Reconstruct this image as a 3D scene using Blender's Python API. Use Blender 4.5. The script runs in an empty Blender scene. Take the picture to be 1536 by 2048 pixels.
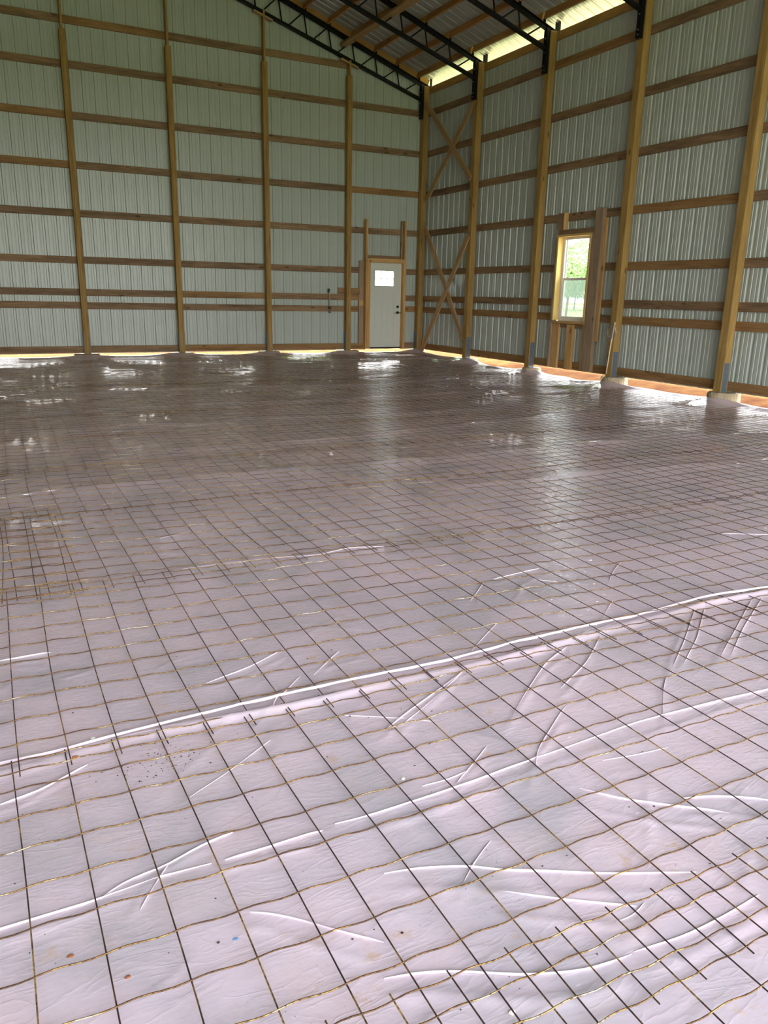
import bpy, bmesh, math, random
import numpy as np
from mathutils import Vector, Matrix, noise
random.seed(7); rng = np.random.default_rng(7)
SC = bpy.context.scene
COL = SC.collection

# ------------------------------------------------------------------ camera
cam = bpy.data.cameras.new('camera')
cam.sensor_fit = 'VERTICAL'; cam.sensor_height = 24.0; cam.lens = 24.0 * 1548.6 / 2048.0
cam.clip_end = 600; cam.clip_start = 0.05
camo = bpy.data.objects.new('camera', cam); COL.objects.link(camo)
YAW, PITCH, ROLL = 0.478455, 0.273681, 0.020879
CAM = Vector((-10.0943, -17.7151, 1.3592))
_f0 = Vector((math.sin(YAW), math.cos(YAW), 0)); _r = Vector((math.cos(YAW), -math.sin(YAW), 0)); _u = Vector((0, 0, 1))
_fw = _f0 * math.cos(PITCH) - _u * math.sin(PITCH); _u2 = _u * math.cos(PITCH) + _f0 * math.sin(PITCH)
_rr = _r * math.cos(ROLL) + _u2 * math.sin(ROLL); _uu = -_r * math.sin(ROLL) + _u2 * math.cos(ROLL)
camo.matrix_world = Matrix(((_rr.x, _uu.x, -_fw.x, CAM.x), (_rr.y, _uu.y, -_fw.y, CAM.y), (_rr.z, _uu.z, -_fw.z, CAM.z), (0, 0, 0, 1)))
SC.camera = camo

# ------------------------------------------------------------------ sky, sun, exposure
W = bpy.data.worlds.new('sky'); SC.world = W; W.use_nodes = True
nt = W.node_tree; nt.nodes.clear()
wo = nt.nodes.new('ShaderNodeOutputWorld'); bg = nt.nodes.new('ShaderNodeBackground')
tc = nt.nodes.new('ShaderNodeTexCoord'); sx = nt.nodes.new('ShaderNodeSeparateXYZ'); rp = nt.nodes.new('ShaderNodeValToRGB')
nt.links.new(tc.outputs['Generated'], sx.inputs[0]); nt.links.new(sx.outputs[2], rp.inputs[0])
rp.color_ramp.elements[0].position = 0.0; rp.color_ramp.elements[0].color = (1.0, 0.99, 0.96, 1)
rp.color_ramp.elements[1].position = 0.9; rp.color_ramp.elements[1].color = (0.70, 0.81, 1.0, 1)
nt.links.new(rp.outputs[0], bg.inputs[0]); bg.inputs[1].default_value = 2.2
nt.links.new(bg.outputs[0], wo.inputs[0])
sun = bpy.data.lights.new('sun', 'SUN'); sun.energy = 5.0; sun.angle = math.radians(2.0); sun.color = (1.0, 0.95, 0.86)
suno = bpy.data.objects.new('sun', sun); COL.objects.link(suno)
suno.rotation_euler = Vector((0.03, -0.50, -0.87)).to_track_quat('-Z', 'Y').to_euler()
VS = SC.view_settings
VS.view_transform = 'Standard'; VS.look = 'None'; VS.gamma = 1.0; VS.use_curve_mapping = False
VS.exposure = 2.15
SC.cycles.use_denoising = True
try: SC.cycles.denoiser = 'OPENIMAGEDENOISE'
except Exception: pass
SC.cycles.max_bounces = 10; SC.cycles.diffuse_bounces = 6; SC.cycles.glossy_bounces = 4; SC.cycles.transmission_bounces = 6; SC.cycles.transparent_max_bounces = 8
SC.cycles.sample_clamp_indirect = 8.0; SC.cycles.caustics_reflective = False; SC.cycles.caustics_refractive = False

# ------------------------------------------------------------------ node helpers
def mat(name):
    m = bpy.data.materials.new(name); m.use_nodes = True
    t = m.node_tree; t.nodes.clear()
    o = t.nodes.new('ShaderNodeOutputMaterial'); b = t.nodes.new('ShaderNodeBsdfPrincipled')
    t.links.new(b.outputs[0], o.inputs[0])
    return m, t, b, o
def N(t, typ, ins=None, **kw):
    n = t.nodes.new(typ)
    for k, v in kw.items(): setattr(n, k, v)
    for k, v in (ins or {}).items():
        if hasattr(v, 'is_linked') or isinstance(v, bpy.types.NodeSocket): t.links.new(v, n.inputs[k])
        else: n.inputs[k].default_value = v
    return n
def math_(t, op, a, b=0.0, clamp=False):
    return N(t, 'ShaderNodeMath', {0: a, 1: b}, operation=op, use_clamp=clamp).outputs[0]
def ramp(t, fac, stops):
    n = t.nodes.new('ShaderNodeValToRGB'); t.links.new(fac, n.inputs[0]); e = n.color_ramp.elements
    while len(e) < len(stops): e.new(0.5)
    for q, (p, c) in zip(e, stops): q.position = p; q.color = (c[0], c[1], c[2], 1)
    return n.outputs[0]
def mix(t, fac, a, b, mode='MIX'):
    n = t.nodes.new('ShaderNodeMix'); n.data_type = 'RGBA'; n.blend_type = mode
    for s, v in ((n.inputs[0], fac), (n.inputs[6], a), (n.inputs[7], b)):
        if isinstance(v, bpy.types.NodeSocket): t.links.new(v, s)
        else: s.default_value = v if not isinstance(v, tuple) or len(v) == 4 else (*v, 1)
    return n.outputs[2]
def obj_coord(t, scale, rnd=True):
    tcn = N(t, 'ShaderNodeTexCoord'); src = tcn.outputs['Object']
    if rnd:
        oi = N(t, 'ShaderNodeObjectInfo'); off = math_(t, 'MULTIPLY', oi.outputs['Random'], 57.0)
        src = N(t, 'ShaderNodeVectorMath', {0: src, 1: off}, operation='ADD').outputs[0]
    return N(t, 'ShaderNodeMapping', {'Vector': src, 'Scale': scale}).outputs[0]
def world_coord(t, scale=(1, 1, 1)):
    g = N(t, 'ShaderNodeNewGeometry')
    return N(t, 'ShaderNodeMapping', {'Vector': g.outputs['Position'], 'Scale': scale}).outputs[0]
def noise_(t, vec, scale, detail=4, rough=0.55, dist=0.0):
    return N(t, 'ShaderNodeTexNoise', {'Vector': vec, 'Scale': scale, 'Detail': detail, 'Roughness': rough, 'Distortion': dist}).outputs[0]
def bump(t, b, h, strength, dist, prev=None):
    n = N(t, 'ShaderNodeBump', {'Height': h, 'Strength': strength, 'Distance': dist})
    if prev: t.links.new(prev, n.inputs['Normal'])
    t.links.new(n.outputs[0], b.inputs['Normal']); return n.outputs[0]

def wood(name, dark, light, tint, rough=0.75, tintamt=0.5):
    """Boards are built with their length along local Z, so the grain runs that way."""
    m, t, b, o = mat(name)
    v = obj_coord(t, (1, 1, 0.035)); v2 = obj_coord(t, (1, 1, 0.12)); vk = obj_coord(t, (1.0, 1.0, 0.42))
    g = noise_(t, v, 95, 5, 0.6, 0.6); bl = noise_(t, v2, 9, 3, 0.5)
    f = math_(t, 'ADD', math_(t, 'MULTIPLY', g, 0.65), math_(t, 'MULTIPLY', bl, 0.45))
    c = ramp(t, f, [(0.36, dark), (0.68, light)])
    vor = N(t, 'ShaderNodeTexVoronoi', {'Vector': vk, 'Scale': 4.2}); 
    k = ramp(t, vor.outputs['Distance'], [(0.055, (1, 1, 1)), (0.13, (0, 0, 0))])
    c = mix(t, math_(t, 'MULTIPLY', k, 0.7), c, (dark[0] * .22, dark[1] * .2, dark[2] * .2))
    oi = N(t, 'ShaderNodeObjectInfo')
    c = mix(t, math_(t, 'MULTIPLY', oi.outputs['Random'], tintamt), c, mix(t, 1.0, c, tint, 'MULTIPLY'))
    t.links.new(c, b.inputs['Base Color']); b.inputs['Roughness'].default_value = rough
    b.inputs['Specular IOR Level'].default_value = 0.25
    bump(t, b, g, 0.25, 0.004)
    return m
M = {}
M['post'] = wood('treated pine post', (0.215, 0.128, 0.036), (0.46, 0.295, 0.098), (0.85, 0.82, 0.75))
M['girt'] = wood('weathered pine girt', (0.12, 0.076, 0.041), (0.38, 0.24, 0.13), (0.72, 0.75, 0.78), tintamt=1.0)
M['girt_red'] = wood('reddish pine girt', (0.17, 0.085, 0.03), (0.40, 0.23, 0.095), (0.8, 0.85, 0.9), tintamt=0.9)
M['stud'] = wood('fresh pine stud', (0.40, 0.22, 0.07), (0.66, 0.42, 0.17), (0.9, 0.88, 0.82))
M['stud_grey'] = wood('greyed pine stud', (0.19, 0.135, 0.085), (0.42, 0.30, 0.19), (0.9, 0.9, 0.9))
M['jamb'] = wood('yellow pine jamb', (0.55, 0.36, 0.10), (0.75, 0.55, 0.22), (0.95, 0.95, 0.9))
M['purlin'] = wood('roof purlin pine', (0.30, 0.15, 0.045), (0.54, 0.30, 0.10), (0.8, 0.75, 0.7))
M['brace'] = wood('brace pine', (0.26, 0.155, 0.065), (0.48, 0.32, 0.155), (0.9, 0.85, 0.8))
M['rod'] = wood('pale wood rod', (0.70, 0.56, 0.36), (0.85, 0.72, 0.50), (1, 1, 1))

def metal_sheet(name, c0, c1, rough, metallic=0.0):
    m, t, b, o = mat(name)
    v = world_coord(t); n = noise_(t, v, 1.3, 4); n2 = noise_(t, world_coord(t, (1, 1, 0.15)), 14, 3)
    c = mix(t, n, c0, c1)
    st = ramp(t, noise_(t, world_coord(t, (1, 1, 0.28)), 3.1, 4, 0.6), [(0.70, (0, 0, 0)), (0.80, (1, 1, 1))])
    c = mix(t, math_(t, 'MULTIPLY', st, 0.35), c, (0.16, 0.12, 0.08))
    t.links.new(c, b.inputs['Base Color']); b.inputs['Metallic'].default_value = metallic
    t.links.new(math_(t, 'ADD', math_(t, 'MULTIPLY', n2, 0.12), rough), b.inputs['Roughness'])
    bump(t, b, noise_(t, v, 1.6, 2), 0.10, 0.02)
    return m
M['panel'] = metal_sheet('off white wall steel', (0.415, 0.46, 0.412), (0.45, 0.495, 0.442), 0.27)
M['roofsheet'] = metal_sheet('galvanised roof steel', (0.36, 0.37, 0.33), (0.45, 0.46, 0.41), 0.28, 0.35)

def plain(name, col, rough=0.5, metallic=0.0, var=0.12, scale=18.0, spec=0.5, bmp=0.0):
    m, t, b, o = mat(name)
    n = noise_(t, obj_coord(t, (1, 1, 1)), scale, 4)
    t.links.new(mix(t, n, tuple(max(0, c * (1 - var)) for c in col), tuple(min(1, c * (1 + var)) for c in col)), b.inputs['Base Color'])
    b.inputs['Roughness'].default_value = rough; b.inputs['Metallic'].default_value = metallic; b.inputs['Specular IOR Level'].default_value = spec
    if bmp: bump(t, b, n, bmp, 0.01)
    return m
M['black_steel'] = plain('black painted steel', (0.004, 0.004, 0.0045), 0.5, 0, 0.1, 18, 0.2)
M['bolt'] = plain('zinc bolt', (0.35, 0.36, 0.38), 0.35, 0.8)
M['bracket'] = plain('blue grey galvanised bracket', (0.14, 0.18, 0.23), 0.45, 0.3, 0.25, 30)
M['door_white'] = plain('white painted door', (0.60, 0.63, 0.56), 0.45, 0, 0.03, 3)
M['vinyl'] = plain('white vinyl', (0.80, 0.80, 0.78), 0.35, 0, 0.02)
M['black_hw'] = plain('black door hardware', (0.01, 0.01, 0.01), 0.35)
M['concrete'] = plain('pale concrete', (0.40, 0.33, 0.22), 0.9, 0, 0.35, 9, 0.2, 0.6)
M['paper'] = plain('white scrap', (0.85, 0.83, 0.72), 0.7)
M['clay'] = plain('orange clay crumb', (0.36, 0.14, 0.07), 0.95, 0, 0.3, 60, 0.1)
M['soil'] = plain('dark soil crumb', (0.07, 0.05, 0.04), 0.95, 0, 0.3, 60, 0.1)
M['strap'] = plain('tan strap webbing', (0.40, 0.32, 0.18), 0.8)
M['bark'] = plain('tree bark', (0.16, 0.11, 0.07), 0.9, 0, 0.3, 8)
M['leaf'] = plain('glare lightened leaves', (0.30, 0.46, 0.17), 0.6, 0, 0.45, 0.6)  # colour lightened to put the window's veiling glare into the leaves
M['leaf_yellow'] = plain('yellow green leaves', (0.46, 0.50, 0.18), 0.6, 0, 0.4, 0.6)
M['gravel'] = plain('pale gravel', (0.62, 0.60, 0.55), 0.95, 0, 0.2, 3, 0.1)
m, t, b, o = mat('window glass')
b.inputs['Base Color'].default_value = (1, 1, 1, 1); b.inputs['Roughness'].default_value = 0.0
tr = N(t, 'ShaderNodeBsdfTransparent', {0: (0.93, 0.97, 0.95, 1)}); gl = N(t, 'ShaderNodeBsdfGlossy', {0: (1, 1, 1, 1), 'Roughness': 0.03})
fr = N(t, 'ShaderNodeFresnel', {'IOR': 1.45}); gb = N(t, 'ShaderNodeNewGeometry')
fr_ = math_(t, 'MULTIPLY', fr.outputs[0], math_(t, 'SUBTRACT', 1.0, gb.outputs['Backfacing']))
ms = N(t, 'ShaderNodeMixShader', {0: fr_, 1: tr.outputs[0], 2: gl.outputs[0]})
t.links.new(ms.outputs[0], o.inputs[0]); M['glass'] = m
m, t, b, o = mat('grey insect screen')
df = N(t, 'ShaderNodeBsdfDiffuse', {0: (0.28, 0.30, 0.30, 1)}); tl = N(t, 'ShaderNodeBsdfTranslucent', {0: (0.25, 0.29, 0.28, 1)}); tr = N(t, 'ShaderNodeBsdfTransparent')
a = N(t, 'ShaderNodeMixShader', {0: 0.5, 1: df.outputs[0], 2: tl.outputs[0]}); wv = noise_(t, world_coord(t), 30, 2)
ms = N(t, 'ShaderNodeMixShader', {0: math_(t, 'ADD', math_(t, 'MULTIPLY', wv, 0.1), 0.50), 1: tr.outputs[0], 2: a.outputs[0]})
t.links.new(ms.outputs[0], o.inputs[0]); M['screen'] = m
m, t, b, o = mat('clear crumpled film')
df = N(t, 'ShaderNodeBsdfTranslucent', {0: (0.8, 0.8, 0.8, 1)}); tr = N(t, 'ShaderNodeBsdfTransparent'); gl = N(t, 'ShaderNodeBsdfGlossy', {'Roughness': 0.15})
a = N(t, 'ShaderNodeMixShader', {0: 0.35, 1: df.outputs[0], 2: gl.outputs[0]})
ms = N(t, 'ShaderNodeMixShader', {0: math_(t, 'MULTIPLY', noise_(t, obj_coord(t, (1, 1, 1)), 25, 3), 0.55), 1: tr.outputs[0], 2: a.outputs[0]})
t.links.new(ms.outputs[0], o.inputs[0]); M['film'] = m

# rusty wire
m, t, b, o = mat('rusted steel wire')
v = world_coord(t); n = noise_(t, v, 4.5, 6, 0.7); n2 = noise_(t, v, 120, 3)
c = ramp(t, n, [(0.40, (0.085, 0.042, 0.02)), (0.50, (0.22, 0.115, 0.035)), (0.58, (0.42, 0.27, 0.085)), (0.66, (0.62, 0.55, 0.44))])
c = mix(t, ramp(t, n2, [(0.48, (0, 0, 0)), (0.60, (0.75, 0.75, 0.75))]), c, (0.05, 0.022, 0.012))
t.links.new(c, b.inputs['Base Color']); b.inputs['Metallic'].default_value = 0.7; b.inputs['Roughness'].default_value = 0.38
M['wire'] = m
m, t, b, o = mat('shaded rusty steel wire')  # cross wires' copy of the rust, darkened for the light that misses them
v = world_coord(t); n = noise_(t, v, 5, 5, 0.65)
c = ramp(t, n, [(0.44, (0.045, 0.025, 0.022)), (0.53, (0.12, 0.065, 0.03)), (0.62, (0.50, 0.31, 0.09))])
c = mix(t, ramp(t, noise_(t, v, 150, 2), [(0.48, (0, 0, 0)), (0.60, (0.7, 0.7, 0.7))]), c, (0.04, 0.022, 0.016))
t.links.new(c, b.inputs['Base Color']); b.inputs['Metallic'].default_value = 0.4; b.inputs['Roughness'].default_value = 0.55
M['wire_shaded'] = m

# plastic vapour barrier: milky film over clay, glossy and crinkled
m, t, b, o = mat('translucent lilac plastic film')
v = world_coord(t)
c = ramp(t, noise_(t, v, 1.6, 6, 0.62, 0.6), [(0.36, (0.545, 0.48, 0.535)), (0.50, (0.69, 0.565, 0.64)), (0.64, (0.74, 0.59, 0.665))])
cl = ramp(t, noise_(t, v, 5.5, 6, 0.65, 0.4), [(0.50, (0, 0, 0)), (0.74, (1, 1, 1))])
c = mix(t, math_(t, 'MULTIPLY', cl, 0.30), c, (0.66, 0.48, 0.42))
c = mix(t, math_(t, 'MULTIPLY', ramp(t, noise_(t, v, 3.1, 5, 0.6, 1.0), [(0.56, (0, 0, 0)), (0.72, (1, 1, 1))]), 0.35), c, (0.53, 0.51, 0.57))
st = ramp(t, noise_(t, v, 17, 6, 0.7), [(0.55, (0, 0, 0)), (0.70, (1, 1, 1))])
ys_ = ramp(t, noise_(t, world_coord(t, (1.0, 1.25, 1.0)), 4.2, 3, 0.5, 0.4), [(0.54, (0, 0, 0)), (0.66, (1, 1, 1))])
c = mix(t, math_(t, 'MULTIPLY', math_(t, 'MULTIPLY', st, ys_), 0.75), c, (0.60, 0.36, 0.15))
sp = N(t, 'ShaderNodeTexVoronoi', {'Vector': v, 'Scale': 55.0, 'Randomness': 1.0})
sm = math_(t, 'MULTIPLY', ramp(t, sp.outputs['Distance'], [(0.06, (1, 1, 1)), (0.12, (0, 0, 0))]), ramp(t, noise_(t, v, 2.3, 3), [(0.5, (0, 0, 0)), (0.62, (1, 1, 1))]))
c = mix(t, math_(t, 'MULTIPLY', sm, 0.7), c, (0.10, 0.06, 0.045))
t.links.new(c, b.inputs['Base Color'])
b.inputs['Roughness'].default_value = 0.45; b.inputs['Specular IOR Level'].default_value = 0.15
b.inputs['Coat Weight'].default_value = 1.0; b.inputs['Coat Roughness'].default_value = 0.04; b.inputs['Coat IOR'].default_value = 1.62
def ridged(vec, sc, det, dist):
    nn = noise_(t, vec, sc, det, 0.5, dist)
    return math_(t, 'SUBTRACT', 1.0, math_(t, 'MULTIPLY', math_(t, 'ABSOLUTE', math_(t, 'SUBTRACT', nn, 0.5)), 4.0), True)
rot = N(t, 'ShaderNodeMapping', {'Vector': v, 'Rotation': (0, 0, -0.9), 'Scale': (1.0, 3.2, 1.0)}).outputs[0]
rot2 = N(t, 'ShaderNodeMapping', {'Vector': v, 'Rotation': (0, 0, 0.5), 'Scale': (1.0, 2.5, 1.0)}).outputs[0]
h1 = noise_(t, v, 9, 4, 0.55, 0.8)
r1 = math_(t, 'POWER', ridged(rot, 2.2, 3, 0.8), 6.0); r2 = math_(t, 'POWER', ridged(rot2, 3.0, 3, 1.0), 6.0)
hm = math_(t, 'ADD', math_(t, 'MULTIPLY', h1, 0.8), math_(t, 'MULTIPLY', math_(t, 'ADD', r1, r2), 0.28))
hf = noise_(t, rot, 20, 3, 0.55, 1.2)
bump(t, b, math_(t, 'ADD', math_(t, 'MULTIPLY', hm, 0.5), math_(t, 'MULTIPLY', math_(t, 'POWER', ridged(rot, 5.0, 2, 1.2), 5.0), 0.35)), 0.28, 0.005)
vf = N(t, 'ShaderNodeTexVoronoi', {'Vector': N(t, 'ShaderNodeVectorMath', {0: rot, 1: N(t, 'ShaderNodeTexNoise', {'Vector': rot, 'Scale': 6.0}).outputs[1]}, operation='ADD').outputs[0], 'Scale': 9.0})
hf = math_(t, 'ADD', math_(t, 'MULTIPLY', hf, 0.5), math_(t, 'MULTIPLY', vf.outputs['Distance'], 0.9))
cb = N(t, 'ShaderNodeBump', {'Height': hm, 'Strength': 0.8, 'Distance': 0.0016}); cb2 = N(t, 'ShaderNodeBump', {'Height': hf, 'Strength': 0.9, 'Distance': 0.0028, 'Normal': cb.outputs[0]})
t.links.new(cb2.outputs[0], b.inputs['Coat Normal'])
M['plastic'] = m
m, t, b, o = mat('crease glint film')  # film for the strips that stand in for specular glints along creases
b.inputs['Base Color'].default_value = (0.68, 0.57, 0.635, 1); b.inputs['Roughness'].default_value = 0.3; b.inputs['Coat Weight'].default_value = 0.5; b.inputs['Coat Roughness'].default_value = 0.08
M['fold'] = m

# ground: clay by the building, grass beyond
m, t, b, o = mat('red clay pad and grass')
v = world_coord(t); g = N(t, 'ShaderNodeNewGeometry'); s = N(t, 'ShaderNodeSeparateXYZ', {0: g.outputs['Position']})
clay = ramp(t, noise_(t, v, 3.5, 6, 0.65), [(0.3, (0.11, 0.028, 0.004)), (0.5, (0.155, 0.052, 0.008)), (0.7, (0.20, 0.085, 0.018))])
pale = ramp(t, noise_(t, v, 6, 5), [(0.3, (0.62, 0.47, 0.28)), (0.7, (0.74, 0.62, 0.42))])
grass = ramp(t, noise_(t, v, 1.2, 6, 0.7), [(0.3, (0.17, 0.215, 0.07)), (0.7, (0.32, 0.355, 0.14))])
dx = math_(t, 'MAXIMUM', math_(t, 'MAXIMUM', s.outputs[0], s.outputs[1]), math_(t, 'MAXIMUM', math_(t, 'SUBTRACT', -21.0, s.outputs[1]), math_(t, 'SUBTRACT', -12.4, s.outputs[0])))
wob = math_(t, 'ADD', dx, math_(t, 'MULTIPLY', math_(t, 'SUBTRACT', noise_(t, v, 0.8, 4), 0.5), 1.6))
c = mix(t, math_(t, 'MULTIPLY', math_(t, 'SUBTRACT', wob, 1.5), 1.5, True), clay, pale)
c = mix(t, math_(t, 'MULTIPLY', math_(t, 'SUBTRACT', wob, 3.2), 0.7, True), c, grass)
t.links.new(c, b.inputs['Base Color']); b.inputs['Roughness'].default_value = 0.95; b.inputs['Specular IOR Level'].default_value = 0.1
bump(t, b, noise_(t, v, 25, 5), 0.5, 0.03)
M['ground'] = m

# ------------------------------------------------------------------ object helpers
def link(name, me, material=None, parent=None, mw=None):
    o = bpy.data.objects.new(name, me); COL.objects.link(o)
    if material and not me.materials: me.materials.append(material)
    mw = mw or Matrix.Identity(4)
    if parent is not None:
        o.parent = parent
        o.matrix_basis = PW[parent.name].inverted() @ mw
    else: o.matrix_basis = mw
    PW[o.name] = mw.copy()
    return o
PW = {}
def empty(name, loc=(0, 0, 0)):
    o = bpy.data.objects.new(name, None); COL.objects.link(o); o.location = loc
    o.empty_display_size = 0.1
    PW[o.name] = Matrix.Translation(loc); return o
def tag(o, label, cat, group=None, kind=None):
    if label: o['label'] = label
    if cat: o['category'] = cat
    if group: o['group'] = group
    if kind: o['kind'] = kind
    return o
def struct(o, label=None, cat=None):
    o['kind'] = 'structure'
    if label: o['label'] = label
    if cat: o['category'] = cat
    return o
def mesh_np(name, V, F, smooth=False):
    me = bpy.data.meshes.new(name); V = np.asarray(V, np.float32); F = np.asarray(F, np.int32)
    k = F.shape[1]
    me.vertices.add(len(V)); me.vertices.foreach_set('co', V.ravel())
    me.loops.add(F.size); me.loops.foreach_set('vertex_index', F.ravel())
    me.polygons.add(len(F)); me.polygons.foreach_set('loop_start', np.arange(0, F.size, k, dtype=np.int32))
    me.polygons.foreach_set('loop_total', np.full(len(F), k, np.int32))
    if smooth: me.polygons.foreach_set('use_smooth', np.ones(len(F), bool))
    me.update(calc_edges=True); return me
def bm_mesh(name, bm, smooth=False):
    me = bpy.data.meshes.new(name); bm.normal_update(); bm.to_mesh(me); bm.free()
    if smooth:
        for p in me.polygons: p.use_smooth = True
    return me
_box = {}
def box_mesh(w, t_, l, bev=0.003):
    """w along local X, t along local Y, length 0..l along local Z."""
    k = (round(w, 3), round(t_, 3), round(l, 3), bev)
    if k not in _box:
        bm = bmesh.new(); bmesh.ops.create_cube(bm, size=1)
        for vv in bm.verts: vv.co = Vector((vv.co.x * w, vv.co.y * t_, (vv.co.z + .5) * l))
        if bev: bmesh.ops.bevel(bm, geom=bm.edges[:], offset=min(bev, w * .3, t_ * .3), segments=1, affect='EDGES')
        _box[k] = bm_mesh('board', bm)
    return _box[k]
_mm = {}
def board(name, p0, p1, w, t_, wdir, material, parent=None, bev=0.003):
    """A board from p0 to p1; w measured along wdir, t across it."""
    p0 = Vector(p0); p1 = Vector(p1); z = (p1 - p0); L = z.length; z.normalize()
    x = Vector(wdir); x = (x - z * x.dot(z)).normalized(); y = z.cross(x)
    mw = Matrix(((x.x, y.x, z.x, p0.x), (x.y, y.y, z.y, p0.y), (x.z, y.z, z.z, p0.z), (0, 0, 0, 1)))
    base = box_mesh(w, t_, L, bev); k = (base.name, material.name)
    if k not in _mm:
        me = base.copy(); me.materials.clear(); me.materials.append(material); _mm[k] = me
    return link(name, _mm[k], None, parent, mw)
def boxb(name, x0, x1, y0, y1, z0, z1, material, parent=None, axis='z', bev=0.003):
    if axis == 'z': return board(name, ((x0 + x1) / 2, (y0 + y1) / 2, z0), ((x0 + x1) / 2, (y0 + y1) / 2, z1), x1 - x0, y1 - y0, (1, 0, 0), material, parent, bev)
    if axis == 'x': return board(name, (x0, (y0 + y1) / 2, (z0 + z1) / 2), (x1, (y0 + y1) / 2, (z0 + z1) / 2), z1 - z0, y1 - y0, (0, 0, 1), material, parent, bev)
    return board(name, ((x0 + x1) / 2, y0, (z0 + z1) / 2), ((x0 + x1) / 2, y1, (z0 + z1) / 2), z1 - z0, x1 - x0, (0, 0, 1), material, parent, bev)
def tube_np(P, r, sides=5):
    """Tube swept along the points P (n,3)."""
    P = np.asarray(P, float); n = len(P)
    T = np.gradient(P, axis=0); T /= np.linalg.norm(T, axis=1, keepdims=True)
    up = np.tile([0, 0, 1.0], (n, 1))
    bad = np.abs(T[:, 2]) > .9; up[bad] = [1.0, 0, 0]
    A = np.cross(T, up); A /= np.linalg.norm(A, axis=1, keepdims=True); B = np.cross(A, T)
    an = np.arange(sides) * 2 * math.pi / sides
    V = P[:, None, :] + r * (np.cos(an)[None, :, None] * A[:, None, :] + np.sin(an)[None, :, None] * B[:, None, :])
    i = np.arange(n - 1)[:, None] * sides; j = np.arange(sides)[None, :]; j2 = (j + 1) % sides
    F = np.stack([i + j, i + j2, i + sides + j2, i + sides + j], -1).reshape(-1, 4)
    return V.reshape(-1, 3), F
def tube(name, P, r, material, parent=None, sides=6, smooth=True):
    V, F = tube_np(P, r, sides); me = mesh_np(name, V, F, smooth); me.materials.append(material)
    return link(name, me, None, parent)
def cyl(name, c, axis, r, l, material, parent=None, seg=14, bev=0.0):
    bm = bmesh.new(); bmesh.ops.create_cone(bm, cap_ends=True, segments=seg, radius1=r, radius2=r, depth=l)
    if bev: bmesh.ops.bevel(bm, geom=[e for e in bm.edges if len(e.link_faces) == 2 and any(len(f.verts) > 4 for f in e.link_faces)], offset=bev, segments=2, affect='EDGES')
    q = Vector((0, 0, 1)).rotation_difference(Vector(axis)).to_matrix().to_4x4()
    me = bm_mesh(name, bm); me.materials.append(material)
    return link(name, me, None, parent, Matrix.Translation(c) @ q)

# ------------------------------------------------------------------ building dimensions
RIDGE = -6.1; WID = 12.2; FRONT = -21.3
def zroof(x): return 6.29 + 0.34 * (-x if x > RIDGE else (x + WID))
GZ = [0.191, 1.082, 1.352, 1.984, 2.889, 3.789, 4.695, 5.587, 6.36]     # top edges of the girt rows
GH = 0.137
BX = [-2.05, -4.05, -6.08, -8.06]                                       # posts on the back wall
RY = [-2.35, -4.715, -7.10, -9.46]                                      # posts on the window wall
def ground_h(x, y):
    s = np.clip((np.asarray(y) + 4.0) / 3.6, 0, 1); s = s * s * (3 - 2 * s)
    return -0.125 + 0.085 * s

# ground pad (dirt under the plastic, clay and grass round the building)
xs = np.concatenate([[-150, -60, -30], np.linspace(-14, 4, 37), [8, 16, 30, 60, 120, 200]])
ys = np.concatenate([[-150, -70, -40, -26], np.linspace(-23, 4, 55), [8, 16, 30, 60, 120, 200]])
X, Y = np.meshgrid(xs, ys); Z = np.where((X > .02) | (Y > .05), -0.07, ground_h(X, Y) - 0.035)
V = np.stack([X, Y, Z], -1).reshape(-1, 3); nx = len(xs)
i, j = np.meshgrid(np.arange(len(ys) - 1), np.arange(nx - 1), indexing='ij'); q = i * nx + j
gme = mesh_np('ground', V, np.stack([q, q + 1, q + nx + 1, q + nx], -1).reshape(-1, 4)); gme.materials.append(M['ground'])
struct(link('ground', gme))

# ------------------------------------------------------------------ ribbed steel sheets
def profile(u0, u1):
    """(u, h) of the ribbed sheet between u0 and u1; ribs every 0.2286 bulge outward, seen as grooves from inside."""
    P = []
    k0 = math.floor(u0 / 0.2286) - 1; k1 = math.ceil(u1 / 0.2286) + 1
    for k in range(k0, k1 + 1):
        c = k * 0.2286
        P += [(c - .030, 0), (c - .017, .023), (c + .017, .023), (c + .030, 0)]
        for mr in (.076, .1524): P += [(c + mr - .012, 0), (c + mr - .006, .006), (c + mr + .006, .006), (c + mr + .012, 0)]
    us = sorted(set([u0, u1] + [p[0] for p in P if u0 < p[0] < u1]))
    pu = [p[0] for p in P]; ph = [p[1] for p in P]
    return us, list(np.interp(us, pu, ph))
def sheet(name, u0, u1, lo, hi, place, material, parent, hole=None):
    us, hs = profile(u0, u1)
    if hole: 
        us = sorted(set(us + [h for h in hole[:2] if u0 < h < u1])); pu, ph = profile(u0, u1); hs = list(np.interp(us, pu, ph))
    V = []; F = []
    for a in range(len(us) - 1):
        ua, ub = us[a], us[a + 1]; um = (ua + ub) / 2
        spans = [(None, None)]
        if hole and hole[0] < um < hole[1]: spans = [(None, hole[2]), (hole[3], None)]
        for s0, s1 in spans:
            z = [lo(ua) if s0 is None else s0, lo(ub) if s0 is None else s0, hi(ub) if s1 is None else s1, hi(ua) if s1 is None else s1]
            if z[3] - z[0] < 0.005: continue
            b0 = len(V)
            V += [place(ua, hs[a], z[0]), place(ub, hs[a + 1], z[1]), place(ub, hs[a + 1], z[2]), place(ua, hs[a], z[3])]
            F.append((b0, b0 + 1, b0 + 2, b0 + 3))
    me = mesh_np(name, V, F); me.materials.append(material)
    return link(name, me, None, parent)
SW = 0.9144
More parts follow.
